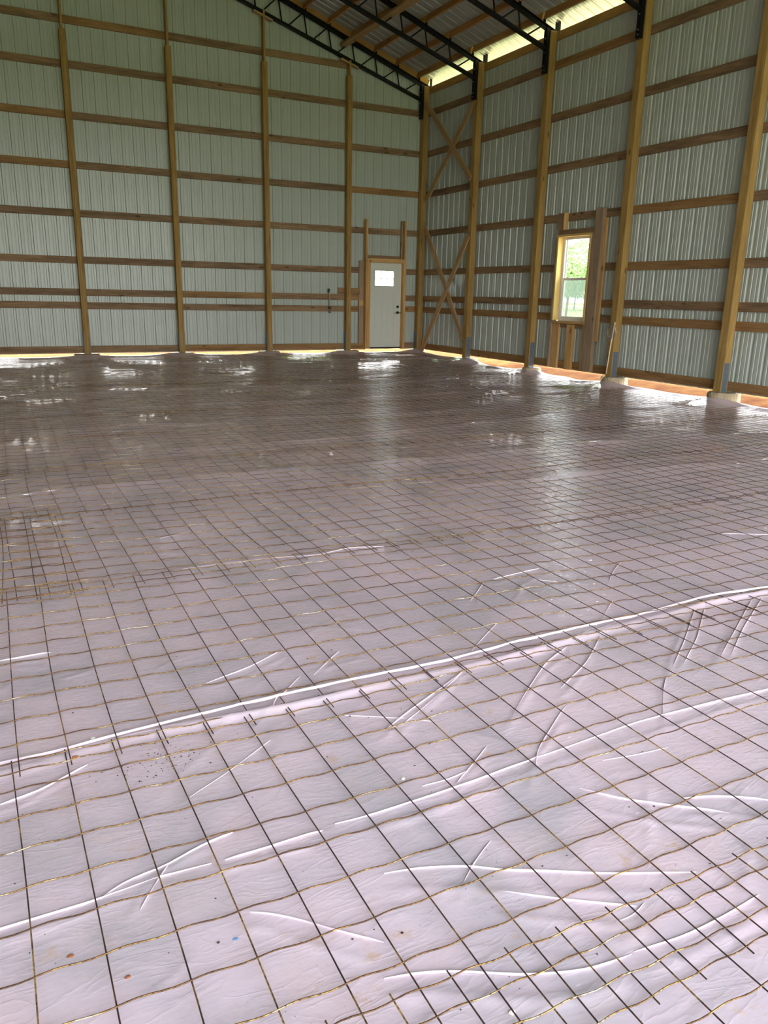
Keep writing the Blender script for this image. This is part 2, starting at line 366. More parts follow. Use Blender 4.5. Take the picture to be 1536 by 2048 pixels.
def wall_sheets(u_lo, u_hi, lo, hi, place, material, parent, hole=None, shift=0.0):
    u = u_lo + shift
    edges = [u_lo]
    while u < u_hi - .05:
        if u > u_lo + .05: edges.append(u)
        u += SW
    edges.append(u_hi)
    for a, b_ in zip(edges[:-1], edges[1:]):
        h = hole if hole and hole[0] < b_ and hole[1] > a else None
        sheet('panel', a, b_ , lo, hi, place, material, parent, h)

wall_back = struct(empty('wall_back')); wall_right = struct(empty('wall_right')); wall_left = struct(empty('wall_left', (-WID, 0, 0))); wall_front = struct(empty('wall_front', (0, FRONT, 0)))
ceiling = struct(empty('ceiling', (RIDGE, 0, 6)))
DOOR = (-1.50, -0.53, -1.0, 2.12); WIN = (-6.30, -5.33, 0.93, 2.50)
wall_sheets(-WID - .04, 0.04, lambda u: 0.03, lambda u: zroof(u) - .01, lambda u, h, z: (u, 0.042 + h, z), M['panel'], wall_back, DOOR, 0.3)
wall_sheets(FRONT, 0.04, lambda u: 0.03, lambda u: 6.08, lambda u, h, z: (0.042 + h, u, z), M['panel'], wall_right, WIN, 0.5)
wall_sheets(FRONT, 0.04, lambda u: 0.03, lambda u: 6.08, lambda u, h, z: (-WID - 0.042 - h, u, z), M['panel'], wall_left)
wall_sheets(-WID, 0.0, lambda u: 5.0, lambda u: zroof(u) - .01, lambda u, h, z: (u, FRONT - h, z), M['panel'], wall_front)
OVH = 0.45
u = FRONT - .3
while u < 0.3:
    ub = min(u + SW, 0.35)
    sheet('panel', u, ub, lambda q: RIDGE, lambda q: OVH, lambda uu, h, x: (x, uu, zroof(min(x, 9)) + h), M['roofsheet'], ceiling)
    sheet('panel', u, ub, lambda q: -WID - OVH, lambda q: RIDGE, lambda uu, h, x: (x, uu, zroof(x) + h), M['roofsheet'], ceiling)
    u = ub

# ------------------------------------------------------------------ girts
def girt_x(row, cuts, red=False, end=None):
    z1 = GZ[row]
    for a, b_ in zip(cuts[:-1], cuts[1:]):
        if a is None or b_ is None: continue
        mt = M['girt_red'] if random.random() < (0.35 if row < 3 else 0.08) else M['girt']
        dz = random.uniform(-.006, .006)
        boxb('girt', a + .002, b_ - .002, 0.0, 0.038, z1 - GH + dz, z1 + dz, mt, wall_back, 'x')
def girt_y(row, cuts):
    z1 = GZ[row]
    for a, b_ in zip(cuts[:-1], cuts[1:]):
        if a is None or b_ is None: continue
        mt = M['girt_red'] if random.random() < (0.5 if row < 3 else 0.1) else M['girt']
        dz = random.uniform(-.006, .006)
        boxb('girt', 0.0, 0.038, a + .002, b_ - .002, z1 - GH + dz, z1 + dz, mt, wall_right, 'y')
bx = [-WID, -10.1] + BX[::-1] + [0.0]
for r in range(9):
    if r in (0, 1, 2, 3):
        e = {0: -1.6, 1: -1.66, 2: -1.66, 3: -1.72}[r]
        girt_x(r, bx[:-1] + [e]); girt_x(r, [-0.5, 0.0])
    elif r == 8: girt_x(r, [x for x in bx if x < -2.2 and x > -10.2] + [-2.07])
    else: girt_x(r, bx)
ry = [FRONT, -18.95, -16.6, -14.2, -11.85] + RY[::-1] + [0.0]
for r in range(8):
    if r in (1, 2, 3):
        girt_y(r, [y for y in ry if y < -7] + [-6.44]); girt_y(r, [-5.36] + [y for y in ry if y > -5])
    else: girt_y(r, ry)
for a, b_ in zip(ry[:-1], ry[1:]):
    boxb('eave_board', -0.0, 0.038, a + .002, b_ - .002, 5.935, 6.08, M['post'], wall_right, 'y')
    boxb('eave_board', -WID - 0.038, -WID, a + .002, b_ - .002, 5.935, 6.08, M['post'], wall_left, 'y')
for a, b_ in ((-2.9, 0.03), (-6.1, -2.9)):      # rake board under the roof along the end wall
    board('rake_board', (a, -0.02, zroof(a) - .09), (b_, -0.02, zroof(b_) - .09), 0.14, 0.038, (0, 0, 1), M['purlin'], wall_back)
board('rake_board', (-WID, -0.02, zroof(-WID) - .09), (RIDGE, -0.02, zroof(RIDGE) - .09), 0.14, 0.038, (0, 0, 1), M['purlin'], wall_back)
# short scrap blocks nailed beside the door
boxb('block', -2.27, -1.70, -0.02, 0.018, 1.36, 1.50, M['girt_red'], wall_back, 'x')
# roof purlins, bay by bay
bays = [0.0, RY[0], RY[1], RY[2], RY[3], FRONT]
k = 0; x = -0.28
while x > RIDGE + .1:
    zb = zroof(x) - .145
    for a, b_ in zip(bays[1:], bays[:-1]):
        board('purlin', (x, a + .02, zb + .07), (x, b_ - .045, zb + .07), 0.14, 0.038, (0.32, 0, 1), M['purlin'], ceiling)
    board('purlin', (-WID - x, FRONT, zb + .07), (-WID - x, -.05, zb + .07), 0.14, 0.038, (-0.32, 0, 1), M['purlin'], ceiling)
    x -= 0.568

# ------------------------------------------------------------------ posts
def bracket(post, c, faces, z1=0.475):
    for (ax, sgn, half, wid) in faces:
        if ax == 'x':
            p = boxb('post_bracket', c[0] + sgn * half - .004, c[0] + sgn * half + .004, c[1] - wid / 2, c[1] + wid / 2, -.05, z1, M['bracket'], post, 'z', .001)
            for zz in (z1 - .04, z1 - .12, .16, .06):
                cyl('bolt', (c[0] + sgn * (half + .007), c[1], zz), (1, 0, 0), .008, .010, M['bolt'], p, 6)
        else:
            p = boxb('post_bracket', c[0] - wid / 2, c[0] + wid / 2, c[1] + sgn * half - .004, c[1] + sgn * half + .004, -.05, z1, M['bracket'], post, 'z', .001)
            for zz in (z1 - .04, z1 - .12, .16, .06):
                cyl('bolt', (c[0], c[1] + sgn * (half + .007), zz), (0, 1, 0), .008, .010, M['bolt'], p, 6)
ordn = ['first', 'second', 'third', 'fourth']
blab = ['laminated timber post just beside the door, its narrow top ply running to the truss',
        'laminated timber post on the door wall, second from the door, cap board on top',
        'laminated timber post on the door wall, third from the door',
        'laminated timber post on the door wall, fourth and farthest from the door']
for i_, x in enumerate(BX):
    po = empty('timber_post', (x, -.07, -.05)); tag(po, blab[i_], 'post', 'posts along the door wall')
    ztop = 6.08 + random.uniform(-.03, .03)
    for q, dx_ in enumerate((-.038, 0, .038)):
        boxb('ply', x + dx_ - .019, x + dx_ + .019, -.14 + (.0 if q == 1 else .003), 0, -.05, ztop if q != 1 else zroof(x) - .62 + .33 * 0 + (.0), M['post'], po)
    bracket(po, (x, -.07), [('x', -1, .061, .12), ('x', 1, .061, .12)])
    zc = 5.71 + .3125 * (-x if x > RIDGE else x + WID) - .012
    sg = -.3125 if x > RIDGE else .3125
    if i_ < 2 or True:
        board('cap_board', (x - .22, -.09, zc - .22 * sg - .03), (x + .2, -.09, zc + .2 * sg - .03), .09, .038, (0, 1, 0), M['brace'], po)
po = empty('timber_post', (-.07, -.07, -.05)); tag(po, 'dark corner timber post where the door wall meets the window wall', 'post', 'posts along the window wall')
for q in range(3): boxb('ply', -.14 + q * .0467, -.14 + (q + 1) * .0467, -.14, 0, -.05, 6.09, M['post'], po)
bracket(po, (-.07, -.07), [('x', -1, .074, .12)])
rlab = ['square timber post on the window wall, next to the crossed braces',
        'square knotty timber post just beyond the window, between window and crossed braces',
        'square timber post with the pale rod leaning on it, before the window',
        'large knotty timber post on the window wall, nearest the camera']
for i_, y in enumerate(RY):
    po = empty('timber_post', (-.07, y, -.05)); tag(po, rlab[i_], 'post', 'posts along the window wall')
    for q in range(3): boxb('ply', -.14, 0, y - .07 + q * .0467, y - .07 + (q + 1) * .0467, -.05, 6.09, M['post'], po)
    bracket(po, (-.075, y), [('y', -1, .074, .105), ('y', 1, .074, .105)], .475 + random.uniform(-.02, .02))

# footings
def footing(x, y, top, r, label, grp, sq=False):
    bm = bmesh.new(); bmesh.ops.create_cone(bm, cap_ends=True, segments=14, radius1=r * 1.08, radius2=r, depth=.24)
    for vv in bm.verts:
        n_ = noise.noise(Vector((vv.co.x * 4 + x, vv.co.y * 4 + y, vv.co.z * 5)))
        vv.co.x *= 1 + .18 * n_; vv.co.y *= 1 + .18 * n_; vv.co.z += .02 * noise.noise(Vector((vv.co.x * 9, vv.co.y * 9 + x, 3)))
    bmesh.ops.bevel(bm, geom=bm.edges[:], offset=.018, segments=2, affect='EDGES')
    me = bm_mesh('concrete_footing', bm); me.materials.append(M['concrete'])
    o = link('concrete_footing', me, None, None, Matrix.Translation((x, y, top - .12)))
    return tag(o, label, 'footing', grp)
flab = ['rough concrete footing under the post beside the door', 'rough concrete footing under the second post from the door', 'rough concrete footing under the third post from the door', 'rough concrete footing under the fourth post from the door']
for x, l in zip(BX, flab): footing(x, -.07, .025, .27, l, 'footings along the door wall')
footing(-.08, -.08, .02, .24, 'concrete footing under the corner post', 'footings along the window wall')
for y, l in zip(RY, ['concrete footing under the post beside the crossed braces', 'concrete footing under the post just beyond the window', 'pale cracked concrete footing under the post with the leaning rod', 'pale concrete footing under the window wall post nearest the camera']):
    footing(-.04, y - .06, .03 if y < -6 else -.02, .235 if y < -6 else .2, l, 'footings along the window wall')

# ------------------------------------------------------------------ crossed braces and lateral board
for (a, b_, xx, l) in (((-.30, 5.68), (-2.33, 3.84), -.16, 'upper wooden cross brace falling from the corner post'), ((-2.33, 5.40), (-.36, 3.56), -.122, 'upper wooden cross brace rising from the corner post, behind its pair'),
                      ((-.36, 2.93), (-2.28, .38), -.122, 'lower wooden cross brace falling from the corner post, behind its pair'), ((-2.36, 2.66), (-.42, .02), -.16, 'lower wooden cross brace rising from the corner post foot')):
    o = board('cross_brace', (xx, a[0], a[1]), (xx, b_[0], b_[1]), .122, .038, (0, 1, 1), M['brace'])
    tag(o, l, 'brace', 'crossed braces in the corner bay')
o = board('lateral_board', (-2.21, -.06, 6.655), (-2.23, -6.9, 6.63), .14, .06, (1, 0, -.25), M['brace']); tag(o, 'light wooden board threaded lengthwise through the black roof trusses', 'board')

# ------------------------------------------------------------------ roof trusses
def tz(x): return 6.095 + .345 * (-x)          # top of the top chord
def bz(x): return 5.735 + .3125 * (-x)         # middle of the bottom chord
def chord_mesh(x0, x1, zf, wid, dep, up):
    """T section of two angles back to back: flange of width wid, stem of depth dep."""
    prof = [(-wid / 2, 0), (wid / 2, 0), (wid / 2, -.012), (.012, -.012), (.012, -dep), (-.012, -dep), (-.012, -.012), (-wid / 2, -.012)]
    if not up: prof = [(a, -b_) for a, b_ in prof][::-1]
    n_ = len(prof); V = [(x0, a, zf(x0) + b_) for a, b_ in prof] + [(x1, a, zf(x1) + b_) for a, b_ in prof]
    bm = bmesh.new(); vs = [bm.verts.new(v_) for v_ in V]
    for q in range(n_): bm.faces.new((vs[q], vs[(q + 1) % n_], vs[n_ + (q + 1) % n_], vs[n_ + q]))
    bm.faces.new(vs[:n_][::-1]); bm.faces.new(vs[n_:]); bmesh.ops.recalc_face_normals(bm, faces=bm.faces[:])
    return bm_mesh('chord', bm)
def rod_mesh(a, b_, r=.016):
    V, F = tube_np([a, b_], r, 6); return mesh_np('web', V, F, True)
tm = {}
tm['top'] = chord_mesh(.10, RIDGE, tz, .12, .09, True); tm['bot'] = chord_mesh(-.15, RIDGE, lambda x: bz(x) - .03, .10, .07, False)
webs = []
k = 0
while -.78 - .571 * k > RIDGE:
    xb = -.78 - .571 * k; xt = xb - .075
    if xt < RIDGE: break
    webs.append(rod_mesh((xt, 0, tz(xt) - .05), (xb, 0, bz(xb))))
    xn = xt + .571
    webs.append(rod_mesh((xb + .13, 0, bz(xb + .13)), (min(xn - .02, -.26), 0, tz(min(xn - .02, -.26)) - .05)))
    k += 1
for me in [tm['top'], tm['bot']] + webs: me.materials.append(M['black_steel'])
tlab = ['black steel roof truss flat against the door end wall', 'black steel roof truss above the post beside the crossed braces', 'black steel roof truss above the post just beyond the window', 'black steel roof truss above the post with the leaning rod, mostly out of frame']
for i_, y in enumerate([-.085] + RY[:3]):
    tr_ = empty('roof_truss', (-.07, y, 6.0)); tag(tr_, tlab[i_], 'truss', 'black roof trusses')
    T_ = Matrix.Translation((0, y, 0)); Mr = Matrix.Translation((-WID, y, 0)) @ Matrix.Diagonal((-1, 1, 1, 1))
    for me, nm in [(tm['top'], 'top_chord'), (tm['bot'], 'bottom_chord')]: link(nm, me, None, tr_, T_); link(nm, me, None, tr_, Mr)
    for w_ in webs: link('web', w_, None, tr_, T_); link('web', w_, None, tr_, Mr)
    lg = boxb('leg', -.215, -.142, y - .045, y + .045, 5.38, 6.13, M['black_steel'], tr_)
    for zz in (5.43, 5.50, 5.72, 5.95):
        cyl('bolt', (-.222, y - .01, zz), (1, 0, 0), .012, .014, M['bolt'], lg, 6)
    for dy in ((-.04, .04) if i_ else (.0,)):
        boxb('eave_clip', .03, .09, y + dy - .006, y + dy + .006, 6.07, 6.27, M['black_steel'], tr_)
    x = -0.28
    while x > RIDGE:
        boxb('purlin_clip', x + .02, x + .026, y - .04, y + .04, tz(x) - .01, tz(x) + .085, M['black_steel'], tr_)
        x -= .568

# ------------------------------------------------------------------ door
d1 = struct(empty('door_1', (-1.0, 0, .07)))
def prism(name, x0, x1, y0, y1, z0, z1, material, parent, ax='z', bev=.003): return boxb(name, x0, x1, y0, y1, z0, z1, material, parent, ax, bev)
# slab with a raised lite frame and two sunk panels
DX0, DX1, DZ0, DZ1 = -1.467, -.553, .085, 2.11
GX0, GX1, GZ0, GZ1 = -1.30, -.75, 1.55, 1.945
bm = bmesh.new()
xs_ = [DX0, GX0, -1.045, -1.005, GX1, DX1]; zs_ = [DZ0, .30, 1.40, GZ0, GZ1, DZ1]
def slab_part(x0, x1, z0, z1, y0=.015, y1=.06):
    r_ = bmesh.ops.create_cube(bm, size=1)
    for vv in r_['verts']: vv.co = Vector(((x0 + x1) / 2 + vv.co.x * (x1 - x0), (y0 + y1) / 2 + vv.co.y * (y1 - y0), (z0 + z1) / 2 + vv.co.z * (z1 - z0)))
slab_part(DX0, GX0, DZ0, DZ1); slab_part(GX1, DX1, DZ0, DZ1); slab_part(GX0, GX1, GZ1, DZ1); slab_part(GX0, GX1, 1.41, GZ0); slab_part(GX0, GX1, DZ0, .29)
slab_part(-1.075, -.975, .29, 1.41)
for a, b_ in ((GX0, -1.075), (-.975, GX1)):
    slab_part(a, b_, .29, 1.41, .021, .055); slab_part(a + .03, b_ - .03, .32, 1.38, .017, .054)
me = bm_mesh('door_slab', bm); me.materials.append(M['door_white']); slab = link('door_slab', me, None, d1)
for q in range(3):
    for w_ in range(2):
        x0 = GX0 + .02 + q * .175; z0 = GZ0 + .02 + w_ * .18
        prism('pane', x0, x0 + .16, .032, .038, z0, z0 + .165, M['glass'], d1, bev=0)
for a, b_, c_, d_ in ((GX0, GX1, GZ0, GZ0 + .02), (GX0, GX1, GZ1 - .03, GZ1), (GX0, GX1, GZ0 + .185, GZ0 + .20)):
    prism('muntin', a, b_, .005, .05, c_, d_, M['door_white'], d1, 'x', .002)
for a in (GX0, GX0 + .18, GX0 + .355, GX1 - .02): prism('muntin', a, a + (.02 if a in (GX0, GX1 - .02) else .015), .004, .051, GZ0, GZ1, M['door_white'], d1, bev=.002)
cyl('deadbolt', (-.64, .005, 1.07), (0, 1, 0), .033, .03, M['black_hw'], d1, 16, .004)
hd = cyl('door_handle', (-.64, .005, .93), (0, 1, 0), .035, .03, M['black_hw'], d1, 16, .004)
tube('lever', [(-.64, -.012, .93), (-.64, -.045, .93), (-.60, -.05, .925), (-.565, -.048, .92)], .010, M['black_hw'], hd)
tube('lever', [(-.70, -.02, .928), (-.76, -.03, .922)], .004, M['black_hw'], hd)
prism('threshold', -1.50, -.52, -.02, .10, .05, .085, M['black_steel'], d1, 'x')
# frame boards and the two studs that run up past the girt
prism('jamb', -1.51, -1.47, -.13, .06, .055, 2.15, M['stud'], d1); prism('jamb', -.55, -.49, -.12, .06, .055, 2.15, M['stud'], d1)
prism('stud', -1.60, -1.555, -.13, 0, .06, 3.08, M['stud'], d1); prism('stud', -1.555, -1.512, -.135, .0, .06, 2.15, M['stud'], d1)
prism('stud', -.61, -.575, -.06, 0, 2.21, 3.09, M['stud_grey'], d1); prism('stud', -.555, -.51, -.13, 0, 2.16, 3.09, M['stud'], d1)
prism('header', -1.55, -.52, -.13, .06, 2.108, 2.20, M['stud'], d1, 'x'); prism('header', -1.55, -.60, -.03, .03, 2.21, 2.27, M['girt'], d1, 'x')
prism('stud', -1.725, -1.60, -.015, .023, .19, 2.14, M['stud_grey'], d1)
prism('block', -1.72, -1.605, -.02, .0, 1.085, 1.21, M['stud'], d1)

# ------------------------------------------------------------------ window
w1 = struct(empty('window_1', (0, -5.82, .9)))
prism('jamb', -.10, .045, -5.395, -5.355, .95, 2.48, M['jamb'], w1); prism('jamb', -.10, .045, -6.29, -6.25, .95, 2.48, M['jamb'], w1)
prism('header', -.10, .045, -6.32, -5.33, 2.47, 2.51, M['jamb'], w1, 'y'); prism('header', -.06, .0, -6.32, -5.33, 2.512, 2.60, M['girt'], w1, 'y')
prism('sill', -.10, .06, -6.30, -5.36, .895, .94, M['stud'], w1, 'y')
prism('header', -.02, .03, -6.28, -5.38, .82, .89, M['girt'], w1, 'y')  # dark strip added below the sill, where there is only shade
FY0, FY1, FZ0, FZ1 = -6.25, -5.395, .94, 2.47
for a in (FY0, FY1 - .055): prism('window_frame', .03, .10, a, a + .055, FZ0, FZ1, M['vinyl'], w1)
prism('window_frame', .03, .10, FY0 + .055, FY1 - .055, FZ0, FZ0 + .05, M['vinyl'], w1, 'y'); prism('window_frame', .03, .10, FY0 + .055, FY1 - .055, FZ1 - .045, FZ1, M['vinyl'], w1, 'y')
sl = prism('lower_sash', .04, .065, FY0 + .055, FY1 - .055, 1.69, 1.735, M['vinyl'], w1, 'y')
prism('sash_rail', .04, .065, FY0 + .055, FY1 - .055, FZ0 + .05, FZ0 + .085, M['vinyl'], sl, 'y')
for a in (FY0 + .055, FY1 - .08): prism('sash_stile', .04, .065, a, a + .025, FZ0 + .085, 1.69, M['vinyl'], sl)
prism('sash_lock', .028, .045, -5.62, -5.57, 1.735, 1.755, M['vinyl'], sl, 'y')
su = prism('upper_sash', .07, .09, FY0 + .055, FY1 - .055, 1.70, 1.735, M['vinyl'], w1, 'y')
for a in (FY0 + .055, FY1 - .075): prism('sash_stile', .07, .09, a, a + .02, 1.735, FZ1 - .045, M['vinyl'], su)
prism('pane', .050, .055, FY0 + .07, FY1 - .07, FZ0 + .08, 1.70, M['glass'], w1, bev=0)
prism('pane', .078, .083, FY0 + .07, FY1 - .07, 1.73, FZ1 - .04, M['glass'], w1, bev=0)
prism('insect_screen', .106, .108, FY0 + .03, FY1 - .03, FZ0 + .02, 1.72, M['screen'], w1, bev=0)
# framing round the window
prism('stud', -.06, -.002, -5.48, -5.29, 2.60, 2.90, M['stud_grey'], w1); prism('stud', -.10, .0, -5.52, -5.485, 2.60, 2.90, M['stud'], w1)
prism('stud', -.09, -.002, -6.545, -6.355, .06, 2.91, M['stud_grey'], w1)
prism('stud', -.09, -.002, -6.352, -6.30, .06, 2.51, M['stud_grey'], w1)
prism('stud', -.042, -.004, -6.615, -6.548, .61, 2.74, M['stud'], w1)
prism('stud', -.09, -.01, -5.35, -5.30, .05, 2.51, M['stud_grey'], w1)
prism('stud', -.05, -.002, -5.54, -5.36, .05, .89, M['stud'], w1); prism('stud', -.06, -.002, -5.96, -5.78, .04, .89, M['stud'], w1); prism('stud', -.06, -.002, -6.295, -6.225, .05, .89, M['stud'], w1)

# ------------------------------------------------------------------ plastic vapour barrier
CREASE = [  # polyline on the floor, height, width
 ([(-10.7,-15.22),(-9.989,-15.233),(-9.869,-15.215),(-9.613,-15.203),(-9.189,-15.204),(-8.783,-15.2),(-8.508,-15.209),(-8.09,-15.202),(-7.412,-15.192),(-6.859,-15.159),(-6.475,-15.2),(-5.0,-15.15),(-1,-15.1)],.020,.026),
 ([(-10.6,-15.962),(-10.125,-15.966),(-9.976,-15.967),(-9.844,-15.954),(-9.78,-15.955),(-9.685,-15.961)],.008,.014),
 ([(-9.97,-15.97),(-9.93,-15.942),(-9.883,-15.921),(-9.814,-15.928),(-9.755,-15.904),(-9.694,-15.878),(-9.597,-15.862)],.007,.013),
 ([(-9.886,-16.047),(-9.853,-15.998),(-9.819,-15.956),(-9.793,-15.923)],.007,.012),
 ([(-9.648,-15.963),(-9.544,-15.968),(-9.469,-15.964),(-9.364,-15.965)],.009,.014),([(-9.319,-15.953),(-9.243,-15.962),(-9.054,-15.964),(-8.945,-15.961),(-8.799,-15.952),(-8.693,-15.941),(-8.49,-15.933),(-8.363,-15.926),(-8.118,-15.914),(-7.881,-15.928),(-7.627,-15.943),(-7.2,-15.98)],.010,.016),
 ([(-9.644,-16.169),(-9.574,-16.212),(-9.523,-16.267),(-9.473,-16.319),(-9.387,-16.397)],.007,.013),
 ([(-10.182,-15.446),(-10.078,-15.428),(-9.973,-15.372),(-9.924,-15.342)],.008,.013),
 ([(-8.557,-16.125),(-8.502,-16.2),(-8.426,-16.27),(-8.347,-16.335),(-8.274,-16.383),(-8.231,-16.429)],.008,.013),
 ([(-9.283,-16.195),(-9.202,-16.213),(-9.057,-16.272),(-9.007,-16.317),(-8.892,-16.373),(-8.782,-16.436),(-8.679,-16.486),(-8.522,-16.556)],.008,.014),
 ([(-9.055,-16.375),(-8.972,-16.434),(-8.89,-16.493),(-8.789,-16.556),(-8.758,-16.576)],.009,.013),
 ([(-9.433,-16.487),(-9.321,-16.519),(-9.256,-16.555),(-9.144,-16.621),(-9.012,-16.67),(-8.93,-16.679),(-8.877,-16.681)],.011,.018),
 ([(-8.867,-16.678),(-8.724,-16.698),(-8.546,-16.696),(-8.44,-16.687)],.009,.015),([(-8.307,-16.307),(-8.183,-16.352),(-8.072,-16.433)],.008,.013),
 ([(-8.658,-16.034),(-8.552,-15.904),(-8.462,-15.844),(-8.334,-15.755),(-8.26,-15.71)],.007,.012),([(-7.996,-15.933),(-7.836,-15.781),(-7.742,-15.71)],.008,.014),
 ([(-8.964,-15.571),(-8.818,-15.489),(-8.667,-15.415),(-8.501,-15.334),(-8.348,-15.232)],.008,.014),([(-8.90,-15.571),(-8.75,-15.489),(-8.6,-15.40),(-8.45,-15.30)],.007,.012),
 ([(-8.533,-15.719),(-8.36,-15.58),(-8.105,-15.395),(-7.905,-15.301)],.008,.014),([(-8.2,-15.6),(-7.95,-15.47),(-7.7,-15.28)],.006,.012),
 ([(-7.671,-15.671),(-7.411,-15.499),(-7.092,-15.27)],.010,.016),([(-7.61,-15.671),(-7.33,-15.499),(-7.02,-15.27)],.008,.013),
 ([(-7.411,-15.69),(-7.11,-15.52),(-6.682,-15.276)],.010,.016),([(-7.34,-15.69),(-7.02,-15.50),(-6.60,-15.276)],.008,.014),
 ([(-9.218,-13.014),(-9.033,-12.951),(-8.746,-12.86),(-8.619,-12.946)],.010,.02),([(-9.218,-13.613),(-8.905,-13.614),(-8.688,-13.637),(-8.445,-13.695),(-8.211,-13.643),(-8.009,-13.705)],.014,.025),
 ([(-10.153,-14.424),(-9.962,-14.423)],.008,.014),
 ([(-10.7,-11.6),(-10.072,-11.555),(-9.728,-11.494),(-9.358,-11.428),(-8.96,-11.358),(-8.542,-11.328),(-8.125,-11.392),(-7.691,-11.459),(-6.854,-11.5),(-5.733,-11.438),(-4.748,-11.388),(-3.356,-11.435),(-1.809,-11.658),(-.5,-11.7)],.022,.16),
 ([(-8.7,-10.07),(-8.229,-10.095),(-7.715,-10.102),(-6.911,-10.175),(-6.284,-10.1),(-4.992,-9.81),(-3.94,-9.655),(-2,-9.5)],.016,.10),
 ([(-9.8,-8.7),(-8.581,-8.509),(-7.868,-8.67),(-7.204,-8.496),(-5.595,-8.728),(-3,-8.6)],.016,.12),
 ([(-7,-12.5),(-5.928,-12.491),(-5.086,-12.504),(-4.243,-12.605),(-3.241,-12.749),(-1,-12.8)],.016,.13),
 ([(-10,-7.2),(-8,-7.05),(-6,-7.2),(-4,-7.0),(-2,-7.1)],.014,.12),([(-10,-5.4),(-7,-5.3),(-4,-5.5),(-1.5,-5.3)],.014,.12),([(-10,-3.9),(-7,-3.7),(-4,-3.9),(-1.5,-3.7)],.012,.10)]
cr_rng = np.random.default_rng(3)
for _ in range(90):     # smaller pull lines scattered over the sheet
    x0 = cr_rng.uniform(-10.3, -5.5); y0 = cr_rng.uniform(-16.9, -14.3); a_ = cr_rng.choice([.55, .75, -.6, .05]) + cr_rng.normal(0, .15); L_ = cr_rng.uniform(.12, .45)
    CREASE.append(([(x0, y0), (x0 + L_ * .5 * math.cos(a_), y0 + L_ * .5 * math.sin(a_) + cr_rng.normal(0, .012)), (x0 + L_ * math.cos(a_), y0 + L_ * math.sin(a_))], cr_rng.uniform(.003, .006), cr_rng.uniform(.009, .014)))
def smooth_noise(X, Y, sc, seed):
    r_ = np.random.default_rng(seed); out = np.zeros_like(X)
    for _ in range(10):
        an = r_.uniform(0, 2 * math.pi); fq = sc * r_.uniform(.6, 1.6); out += np.sin(fq * (X * math.cos(an) + Y * math.sin(an)) + r_.uniform(0, 6.28))
    return out / 5.0
def sheet_h(X, Y, fine=True):
    X = np.asarray(X, float); Y = np.asarray(Y, float)
    H = ground_h(X, Y) + .009 * smooth_noise(X, Y, 1.5, 1) + .0025 * smooth_noise(X, Y * 1.6, 4.5, 2)
    if fine: H = H + .0008 * smooth_noise(X, Y, 14, 3)
    for x_, y_ in [(x, -.1) for x in BX] + [(-.1, y) for y in RY] + [(-.1, -.1)]:
        H = H + .05 * np.exp(-((X - x_) ** 2 + (Y - y_) ** 2) / .16)
    return H
def add_creases(X, Y, H):
    for P, h_, w_ in CREASE:
        P = np.asarray(P); pad = 3.2 * w_
        if h_ < .015 and w_ < .05 and P[0, 1] > -13.75: continue
        m_ = (X > P[:, 0].min() - pad) & (X < P[:, 0].max() + pad) & (Y > P[:, 1].min() - pad) & (Y < P[:, 1].max() + pad)
        if not m_.any(): continue
        px = X[m_]; py = Y[m_]; d = np.full(px.shape, 9.0); s_ = np.zeros(px.shape); tot = 0; Ls = np.linalg.norm(np.diff(P, axis=0), axis=1); LT = Ls.sum()
        for a in range(len(P) - 1):
            v_ = P[a + 1] - P[a]; tt = np.clip(((px - P[a, 0]) * v_[0] + (py - P[a, 1]) * v_[1]) / (v_ @ v_), 0, 1)
            dd = np.hypot(px - P[a, 0] - tt * v_[0], py - P[a, 1] - tt * v_[1]); k_ = dd < d
            d[k_] = dd[k_]; s_[k_] = (tot + tt[k_] * Ls[a]) / LT; tot += Ls[a]
        amp = h_ * np.clip(np.minimum(s_, 1 - s_) * 9, 0, 1) * (.75 + .25 * np.sin(s_ * LT * 5.0))
        H[m_] += (1.0 if h_ > .012 else .45) * amp * np.exp(-(d / w_) ** 2)
    return H
xl = np.concatenate([np.linspace(-12.1, -10.7, 22)[:-1], np.linspace(-10.7, -6.6, 350)[:-1], np.linspace(-6.6, 0, 215)])
yl = np.concatenate([np.linspace(-21.2, -17.1, 60)[:-1], np.linspace(-17.1, -13.2, 355)[:-1], np.linspace(-13.2, -.0, 430)])
X, Y = np.meshgrid(xl, yl); H = add_creases(X, Y, sheet_h(X, Y))
edge_r = -.17 + .07 * np.sin(yl * 2.1) + .04 * np.sin(yl * 6.3 + 1); edge_b = -.20 + .07 * np.sin(xl * 1.7) + .04 * np.sin(xl * 5.9 + 2)
# pull the sheet back from the two walls and let its margin curl up a little
sx_ = (edge_r[:, None] + 12.1) / 12.1; X2 = -12.1 + (X + 12.1) * sx_
sy_ = (edge_b[None, :] + 21.2) / 21.2; Y2 = -21.2 + (Y + 21.2) * sy_
H = H + .035 * np.exp(-((X2 - edge_r[:, None]) / .10) ** 2) + .025 * np.exp(-((Y2 - edge_b[None, :]) / .12) ** 2)
V = np.stack([X2, Y2, H], -1).reshape(-1, 3); nx = len(xl)
i, j = np.meshgrid(np.arange(len(yl) - 1), np.arange(nx - 1), indexing='ij'); q = (i * nx + j)
me = mesh_np('plastic_sheet', V, np.stack([q, q + 1, q + nx + 1, q + nx], -1).reshape(-1, 4), True); me.materials.append(M['plastic'])
tag(link('plastic_sheet', me), 'wrinkled milky lilac plastic sheeting spread over the whole floor', 'plastic sheet')

